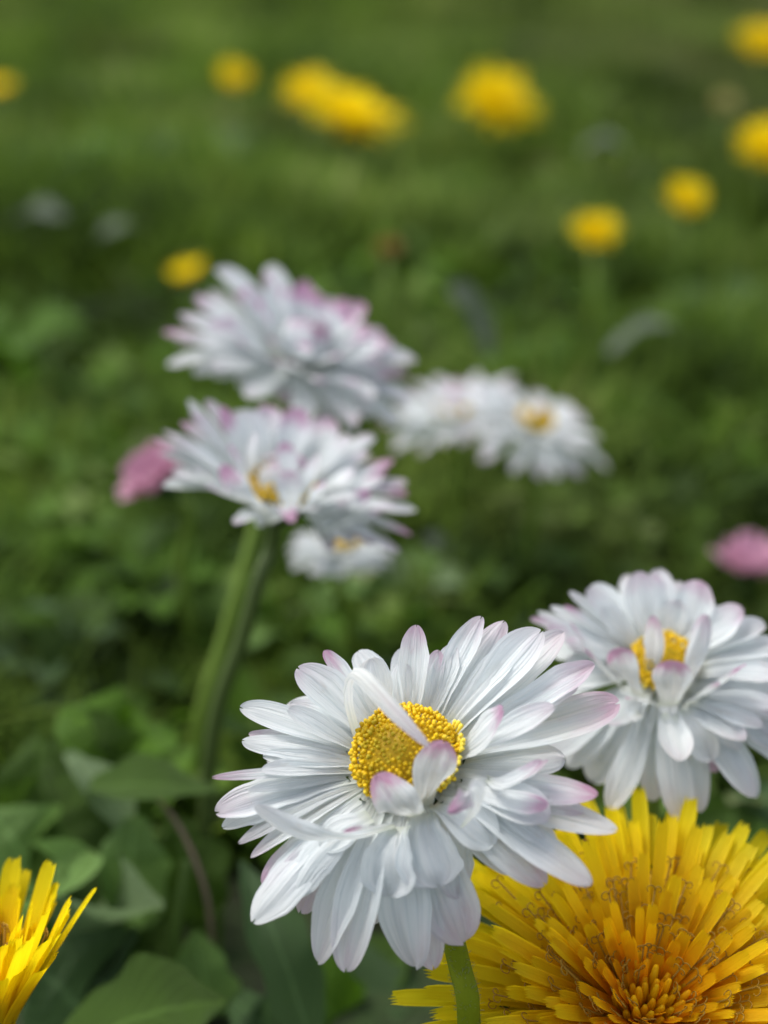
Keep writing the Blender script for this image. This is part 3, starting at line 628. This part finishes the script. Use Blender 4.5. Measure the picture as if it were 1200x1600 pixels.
# ---------------------------------------------------------------- broad leaves, lower left
LM = dict(dark=m_leaf('leaf_dark', (.040, .082, .007), (.072, .145, .013)), blue=m_leaf('leaf_blue_green', (.048, .095, .030), (.080, .15, .048), .4), light=m_leaf('leaf_light', (.13, .24, .05), (.20, .34, .09), .4),
          grey=m_leaf('leaf_grey', (.15, .23, .09), (.22, .31, .15), .45), bright=m_leaf('leaf_bright', (.060, .140, .004), (.10, .215, .009), .45))
def leaf(parent, pts, W, mat, up, cup=.3, nu=24, nv=12, wave=.075, seed=0, round_=.5):
    """pts: 3 points base, middle, tip; up: direction the upper face looks"""
    rng = random.Random(seed); path = catmull(pts, nu) if len(pts) > 2 else bez(pts[0], (pts[0] + pts[1]) / 2, pts[1], nu); verts = []; uvs = []
    ph = rng.uniform(0, 6)
    for i in range(nu):
        t = i / (nu - 1); T = (path[min(i + 1, nu - 1)] - path[max(i - 1, 0)]).normalized(); s = up.cross(T).normalized() * -1; nn = T.cross(s)
        if nn.dot(up) < 0: s = -s; nn = -nn
        w = W * .5 * (1 + .09 * math.sin(11 * t + ph) + .06 * math.sin(23 * t + 2 * ph)) * max(.08 if t < .5 else .02, math.sin(math.pi * (t ** (1 / (2 * round_ + .35)) * .96 + .02)) ** .75)
        for j in range(nv + 1):
            u = j / nv * 2 - 1
            verts.append(path[i] + s * u * w + nn * (cup * w * abs(u) ** 1.5 + wave * W * math.sin(7 * t + ph + 2 * u) * abs(u) - .012 * W * math.sin(t * 28) * (1 - abs(u)))); uvs.append((j / nv, t))
    m = nv + 1; faces = [(i * m + j, (i + 1) * m + j, (i + 1) * m + j + 1, i * m + j + 1) for i in range(nu - 1) for j in range(nv)]
    return new_obj('leaf', mesh_from('leaf', verts, faces, parent.location, True, uvs), LM[mat], parent)
def V3(l): return [P(*p) for p in l]
toward = camdir(0, .7, .7)
pa = thing('leafy_plant', (-.055, .165, 0), 'leafy plant with cupped and broad bluish leaves along the bottom left', 'plant', 'broad leaved plants in the lawn')
leaf(pa, V3([(150, 1640, .17), (110, 1560, .160), (40, 1500, .158)]), .018, 'blue', toward, .2, seed=1)
leaf(pa, V3([(240, 1620, .172), (170, 1545, .166), (95, 1520, .170)]), .017, 'blue', camdir(.1, .9, .4), .25, seed=2)
leaf(pa, V3([(90, 1640, .15), (230, 1585, .149), (352, 1562, .152)]), .0115, 'dark', camdir(0, .85, .5), .35, seed=3)
leaf(pa, V3([(120, 1475, .170), (185, 1440, .163), (256, 1418, .162)]), .0100, 'grey', camdir(.1, .92, .3), 1.1, seed=4)
leaf(pa, V3([(200, 1540, .178), (110, 1490, .172), (40, 1450, .170)]), .017, 'bright', camdir(-.2, .7, .6), .2, seed=5)
leaf(pa, V3([(335, 1600, .172), (318, 1530, .167), (303, 1455, .166)]), .0078, 'light', toward, .4, seed=6)
leaf(pa, V3([(170, 1560, .182), (165, 1450, .18), (140, 1370, .178)]), .016, 'dark', toward, .3, seed=7)
leaf(pa, V3([(250, 1600, .20), (300, 1500, .185), (350, 1430, .18)]), .013, 'dark', toward, .3, seed=8)
pb = thing('leafy_plant', (-.05, .20, 0), 'leafy plant with light green upright leaves left of the front daisy', 'plant', 'broad leaved plants in the lawn')
leaf(pb, V3([(222, 1450, .176), (205, 1350, .169), (212, 1275, .171)]), .0088, 'light', camdir(.25, .6, .7), .35, seed=11)
leaf(pb, V3([(120, 1235, 0.1695), (230, 1225, 0.1673), (350, 1238, 0.1682)]), 0.0072, 'dark', camdir(.1, .85, .45), .3, seed=12)
leaf(pb, V3([(205, 1300, .176), (160, 1235, .171), (105, 1175, .173)]), .0072, 'grey', camdir(.5, .6, .6), .3, seed=13)
leaf(pb, V3([(70, 1390, .178), (30, 1325, .172), (-20, 1265, .172)]), .0125, 'light', camdir(.1, .75, .6), .35, seed=14)
leaf(pb, V3([(60, 1430, .172), (105, 1375, .166), (138, 1325, .168)]), .0115, 'light', camdir(0, .85, .5), .6, seed=15)
leaf(pb, V3([(70, 1330, .184), (60, 1240, .180), (62, 1150, .181)]), .0120, 'dark', toward, .3, seed=16)
leaf(pb, V3([(200, 1300, 0.1853), (150, 1190, 0.1830), (130, 1110, 0.1844)]), 0.0147, 'dark', toward, .3, seed=17)
leaf(pb, V3([(190, 1180, 0.1862), (145, 1135, 0.1835), (95, 1110, 0.1853)]), 0.0115, 'bright', toward, .2, seed=18)
leaf(pb, V3([(180, 1190, 0.1862), (228, 1160, 0.1835), (280, 1150, 0.1853)]), 0.0087, 'bright', toward, .2, seed=19)
leaf(pb, V3([(190, 1400, 0.1763), (100, 1300, 0.1763), (60, 1210, 0.1785)]), 0.0166, 'dark', toward, .2, seed=20)
leaf(pb, V3([(300, 1440, 0.1808), (290, 1350, 0.1785), (270, 1280, 0.1785)]), 0.0110, 'dark', toward, .2, seed=21)
pc = thing('leafy_plant', (-.012, .175, 0), 'leafy plant with dull blue green leaves straight below the front daisy', 'plant', 'broad leaved plants in the lawn')
leaf(pc, V3([(490, 1640, .158), (440, 1490, .155), (378, 1345, .16)]), .0074, 'blue', camdir(.3, .6, .7), .25, seed=31)
leaf(pc, V3([(560, 1640, .175), (500, 1560, .17), (430, 1500, .172)]), .010, 'bright', toward, .25, seed=32)
leaf(pc, V3([(430, 1640, .165), (395, 1590, .160), (365, 1560, .162)]), .006, 'blue', toward, .3, seed=33)
leaf(pc, V3([(500, 1640, .185), (560, 1540, .18), (640, 1490, .18)]), .016, 'dark', toward, .3, seed=34)
leaf(pc, V3([(520, 1650, .18), (560, 1560, .176), (660, 1560, .175)]), .014, 'blue', toward, .3, seed=35)
leaf(pc, V3([(400, 1500, .2), (390, 1400, .2), (360, 1300, .205)]), .016, 'dark', toward, .3, seed=36)
leaf(pc, V3([(600, 1640, .19), (690, 1560, .185), (760, 1470, .185)]), .014, 'dark', toward, .3, seed=37)
pd = thing('leafy_plant', (.075, .17, 0), 'dark leafy plant behind the orange dandelion at the lower right', 'plant', 'broad leaved plants in the lawn')
for i, (x0, y0, x1, y1, x2, y2, d, w, mt) in enumerate([(850, 1500, 860, 1380, 840, 1290, .185, .014, 'dark'), (1000, 1450, 960, 1330, 940, 1260, .19, .013, 'blue'), (1100, 1450, 1130, 1330, 1150, 1250, .185, .014, 'dark'), (1200, 1420, 1190, 1300, 1210, 1220, .19, .014, 'blue'),
                                                  (780, 1500, 790, 1400, 740, 1330, .19, .014, 'bright'), (1080, 1350, 1060, 1270, 1020, 1210, .21, .014, 'dark')]):
    leaf(pd, V3([(x0, y0, d), (x1, y1, d), (x2, y2, d + .004)]), w, mt, toward, .3, seed=50 + i)

def weed(px, py, z, n, size, mats, label, seed):
    c = PZ(px, py, z); rng = random.Random(seed); root = thing('weed', (c.x, c.y, 0), label, 'plant', 'small weeds in the lawn')
    for i in range(n):
        a = 6.283 * i / n + rng.uniform(-.4, .4); o = Vector((math.cos(a), math.sin(a), 0)); l = size * rng.uniform(.7, 1.2); e = rng.uniform(.1, .8); b = Vector((c.x, c.y, z * .4)) + o * .001
        leaf(root, [b, b + o * l * .5 + Vector((0, 0, l * (.3 + e * .3))), b + o * l + Vector((0, 0, l * (.2 + e * .4)))], l * rng.uniform(.45, .65), rng.choice(mats), Vector((0, -.2, 1)), .3, nu=10, nv=6, seed=seed + i)
weed(14, 500, .02, 6, .022, ['bright'], 'bright green weed at the left edge, level with the daisies', 101)
weed(85, 815, .012, 5, .011, ['bright', 'light'], 'small bright green weed below the pink daisy on the left', 102)
weed(238, 900, .012, 6, .013, ['bright'], 'bright green weed left of the dark daisy stem', 103)
weed(445, 950, .010, 6, .013, ['bright', 'light'], 'light green weed right of the dark daisy stem', 104)
weed(822, 560, .012, 5, .018, ['bright'], 'bright green weed above the right end of the daisy pair', 105)
weed(1105, 490, .012, 6, .022, ['bright', 'dark'], 'green weed near the right edge under the small dandelions', 106)
weed(640, 900, .010, 6, .011, ['light', 'grey'], 'pale green weed right of the small low daisy', 107)
weed(790, 870, .010, 6, .012, ['bright', 'dark', 'dark'], 'dark and bright weed above the front daisy', 108)
weed(130, 260, .015, 7, .035, ['dark', 'bright'], 'dark leafy weed on the upper left of the lawn', 109)
weed(320, 250, .015, 7, .035, ['dark'], 'dark weed under the small dandelion at the upper left', 110)
weed(80, 1000, .010, 6, .014, ['dark', 'blue'], 'bluish weed on the left above the bright leaves', 111)
# bent dry stalk, thick blurred green stem, grey dry leaves
def stalk(name, label, cat, pts, r, mat, taper=.7):
    p = [P(*q) for q in pts]; root = thing(name, (p[0].x, p[0].y, 0), label, cat)
    foot = Vector((p[0].x, p[0].y, 0)); st = MB(); q = catmull([foot] + p, 24); st.tube(q, [r * (1 - (1 - taper) * i / 23) for i in range(24)], 8); st.build('stem', mat, root); return root
stalk('dry_stalk', 'thin brown dry stalk bending among the leaves at lower left', 'stalk', [(330, 1450, .168), (318, 1380, .166), (285, 1300, .166), (245, 1245, .168), (215, 1215, .170)], .00038, M['dry'])
stalk('flower_stalk', 'thick green stalk without flower rising between the leaves at lower left', 'stalk', [(268, 1600, .172), (275, 1440, .170), (292, 1345, .171)], .0013, m_simple('stalk_green', (.06, .12, .012), .5, .1, (.085, .15, .018), 500), .5)
def dryleaf(px, py, d, a, L, W, label, seed):
    p = P(px, py, d); root = thing('dry_leaf', (p.x, p.y, 0), label, 'leaf'); v = R_ * math.cos(a) + U_ * math.sin(a)
    pts = [p - v * L / 2, p + camdir(0, .3, .1) * L * .12, p + v * L / 2]; o = leaf(root, pts, W, 'grey', camdir(0, .9, .4), .3, seed=seed); o.data.materials[0] = M['grey']
dryleaf(1000, 528, .34, .45, .017, .0075, 'grey blue dry leaf lying in the grass right of the daisy pair', 1)
dryleaf(735, 500, .34, -1.1, .020, .009, 'dull grey leaf above the two small background daisies', 2)
dryleaf(945, 232, .5, .1, .016, .014, 'pale grey leaf on the lawn between the round and the right edge dandelion', 3)
dryleaf(60, 345, .42, .1, .018, .014, 'pale grey leaf on the lawn near the left edge', 4)
dryleaf(188, 365, .42, .3, .014, .010, 'smaller pale grey leaf right of the one near the left edge', 5)
dryleaf(692, 872, .27, -.9, .012, .005, 'pale withered leaf low behind the right tips of the cup shaped daisy', 6)

# ---------------------------------------------------------------- ground and ground cover
rs = np.random.RandomState(4)
def gz(x, y): return .0018 * np.sin(23 * x + 1) * np.sin(19 * y) + .0012 * np.sin(61 * x + 40 * y)
def ground():
    xs = np.concatenate([[-300, -60, -12], np.linspace(-2.5, 2.5, 121), [12, 60, 300]]); ys = np.concatenate([[-300, -20, -2], np.linspace(-.5, 5, 131), [12, 60, 300]])
    X, Y = np.meshgrid(xs, ys); Z = np.where((abs(X) < 3) & (Y < 6) & (Y > -1), gz(X, Y), 0) - .001
    v = np.stack([X, Y, Z], -1).reshape(-1, 3); nx = len(xs); ny = len(ys)
    f = [(j * nx + i, j * nx + i + 1, (j + 1) * nx + i + 1, (j + 1) * nx + i) for j in range(ny - 1) for i in range(nx - 1)]
    m, nt = mat_new('lawn_soil'); k = N(nt); g = k.n('ShaderNodeNewGeometry'); a = k.noise(9, 5, g.outputs['Position']); b = k.noise(160, 5, g.outputs['Position'])
    col = k.mix(k.math('MULTIPLY', k.math('SUBTRACT', b, .35), 2.5, True), k.ramp(a, [(.35, (.020, .018, .012)), (.65, (.03, .042, .016))]), (.035, .065, .018))
    k.out(col, .9, 0, None, b, .8, .004, .2)
    o = new_obj('ground', mesh_from('ground', v.tolist(), f), m); o['kind'] = 'structure'
ground()
def scatter_mesh(name, tv, tf, pos, size, yaw, tilt, roll, mat, rnd):
    """tv template verts (k,3): y runs along; one mesh for the whole cover"""
    n = len(pos); k = len(tv); V = np.broadcast_to(tv, (n, k, 3)) * size[:, None, :]
    ct, st = np.cos(tilt)[:, None], np.sin(tilt)[:, None]; cr, sr = np.cos(roll)[:, None], np.sin(roll)[:, None]; cy, sy = np.cos(yaw)[:, None], np.sin(yaw)[:, None]
    x, y, z = V[..., 0], V[..., 1], V[..., 2]
    x, z = x * cr + z * sr, -x * sr + z * cr
    y, z = y * ct - z * st, y * st + z * ct
    x, y = x * cy - y * sy, x * sy + y * cy
    W = np.stack([x, y, z], -1) + pos[:, None, :]
    W = W.reshape(-1, 3).astype(np.float32); F = (np.asarray(tf)[None] + (np.arange(n) * k)[:, None, None]).reshape(-1, 4).astype(np.int32)
    me = bpy.data.meshes.new(name); me.vertices.add(len(W)); me.vertices.foreach_set('co', W.ravel()); me.loops.add(F.size); me.loops.foreach_set('vertex_index', F.ravel())
    me.polygons.add(len(F)); me.polygons.foreach_set('loop_start', np.arange(0, F.size, 4, dtype=np.int32)); me.polygons.foreach_set('loop_total', np.full(len(F), 4, dtype=np.int32))
    me.polygons.foreach_set('use_smooth', np.ones(len(F), dtype=bool)); a = me.attributes.new('rnd', 'FLOAT', 'POINT'); a.data.foreach_set('value', np.repeat(rnd, k).astype(np.float32))
    me.update(); me.validate(); return new_obj(name, me, mat)
def patch(x, y, sx=1.0):
    return np.sin(17 * x * sx + 3 * np.sin(9 * y)) + np.sin(21 * y * sx + 2.5 * np.sin(13 * x + 1)) + .7 * np.sin(47 * x * sx + 31 * y * sx + 2)
def wedge(n, y0, y1, x0=.10, s=.42, p=1.0):
    y = y0 + (y1 - y0) * rs.rand(n) ** p; x = (rs.rand(n) * 2 - 1) * (x0 + s * y)
    k = (patch(x, y) > -1.1) | (rs.rand(n) < .22); x = x[k]; y = y[k]; return np.stack([x, y, gz(x, y)], -1)
# grass blade template
rows = 5; tv = []
for i in range(rows):
    t = i / (rows - 1); w = .5 * (1 - t ** 2.2) + .02
    tv += [(-w, t, .0), (w, t, .0)]
tv = np.array(tv); tv[:, 2] = -.45 * tv[:, 1] ** 2
gf = [(2 * i, 2 * i + 1, 2 * i + 3, 2 * i + 2) for i in range(rows - 1)]
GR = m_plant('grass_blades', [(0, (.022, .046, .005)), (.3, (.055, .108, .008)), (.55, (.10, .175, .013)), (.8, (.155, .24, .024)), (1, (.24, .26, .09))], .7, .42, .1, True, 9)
def blades(name, n, y0, y1, l0, l1, w0, w1, seed, p=1., x0=.1, s=.42, tilt=(.35, 1.45), label=None):
    pos = wedge(n, y0, y1, x0, s, p); n = len(pos); L = rs.uniform(l0, l1, n) * (1 + .22 * np.clip(patch(pos[:, 0], pos[:, 1], .7), -1.5, 2)); Wd = rs.uniform(w0, w1, n)
    o = scatter_mesh(name, tv, gf, pos, np.stack([Wd, L, L], -1), rs.rand(n) * 6.283, rs.uniform(*tilt, n), rs.uniform(-.5, .5, n), GR, rs.rand(n)); o['kind'] = 'stuff'; o['label'] = label; o['category'] = 'grass'
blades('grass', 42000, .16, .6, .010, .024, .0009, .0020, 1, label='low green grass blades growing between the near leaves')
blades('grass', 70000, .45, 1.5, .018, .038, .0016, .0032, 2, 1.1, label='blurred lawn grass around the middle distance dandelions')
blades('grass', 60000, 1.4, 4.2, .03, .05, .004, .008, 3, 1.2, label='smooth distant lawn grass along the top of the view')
blades('grass', 500, .165, .30, .022, .036, .0010, .0018, 5, tilt=(.5, 1.3), label='longer grass blades poking up between the broad leaves')
# ovate leaf template for the low cover
lv, lf = [], []
for i in range(6):
    t = i / 5; w = .33 * math.sin(math.pi * min(1, .04 + .95 * t ** .8)) ** .7
    for j in range(5): u = j / 2 - 1; lv.append((u * w, t, .22 * w * abs(u) - .25 * t * t))
lv = np.array(lv); lf = [(i * 5 + j, i * 5 + j + 1, (i + 1) * 5 + j + 1, (i + 1) * 5 + j) for i in range(5) for j in range(4)]
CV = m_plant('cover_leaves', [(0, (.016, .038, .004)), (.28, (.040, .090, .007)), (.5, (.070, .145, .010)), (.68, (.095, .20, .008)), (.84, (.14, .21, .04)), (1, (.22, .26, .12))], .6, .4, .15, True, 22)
def cover(n, y0, y1, s0, s1, p, label, lift=.006, x0=.1, s=.42):
    pos = wedge(n, y0, y1, x0, s, p); n = len(pos); pos[:, 2] += rs.rand(n) * lift; S = rs.uniform(s0, s1, n)
    o = scatter_mesh('ground_cover', lv, lf, pos, np.stack([S * rs.uniform(.7, 1.3, n), S, S], -1), rs.rand(n) * 6.283, rs.uniform(-.1, 1.1, n), rs.uniform(-.6, .6, n), CV, rs.rand(n)); o['kind'] = 'stuff'; o['label'] = label; o['category'] = 'ground cover'
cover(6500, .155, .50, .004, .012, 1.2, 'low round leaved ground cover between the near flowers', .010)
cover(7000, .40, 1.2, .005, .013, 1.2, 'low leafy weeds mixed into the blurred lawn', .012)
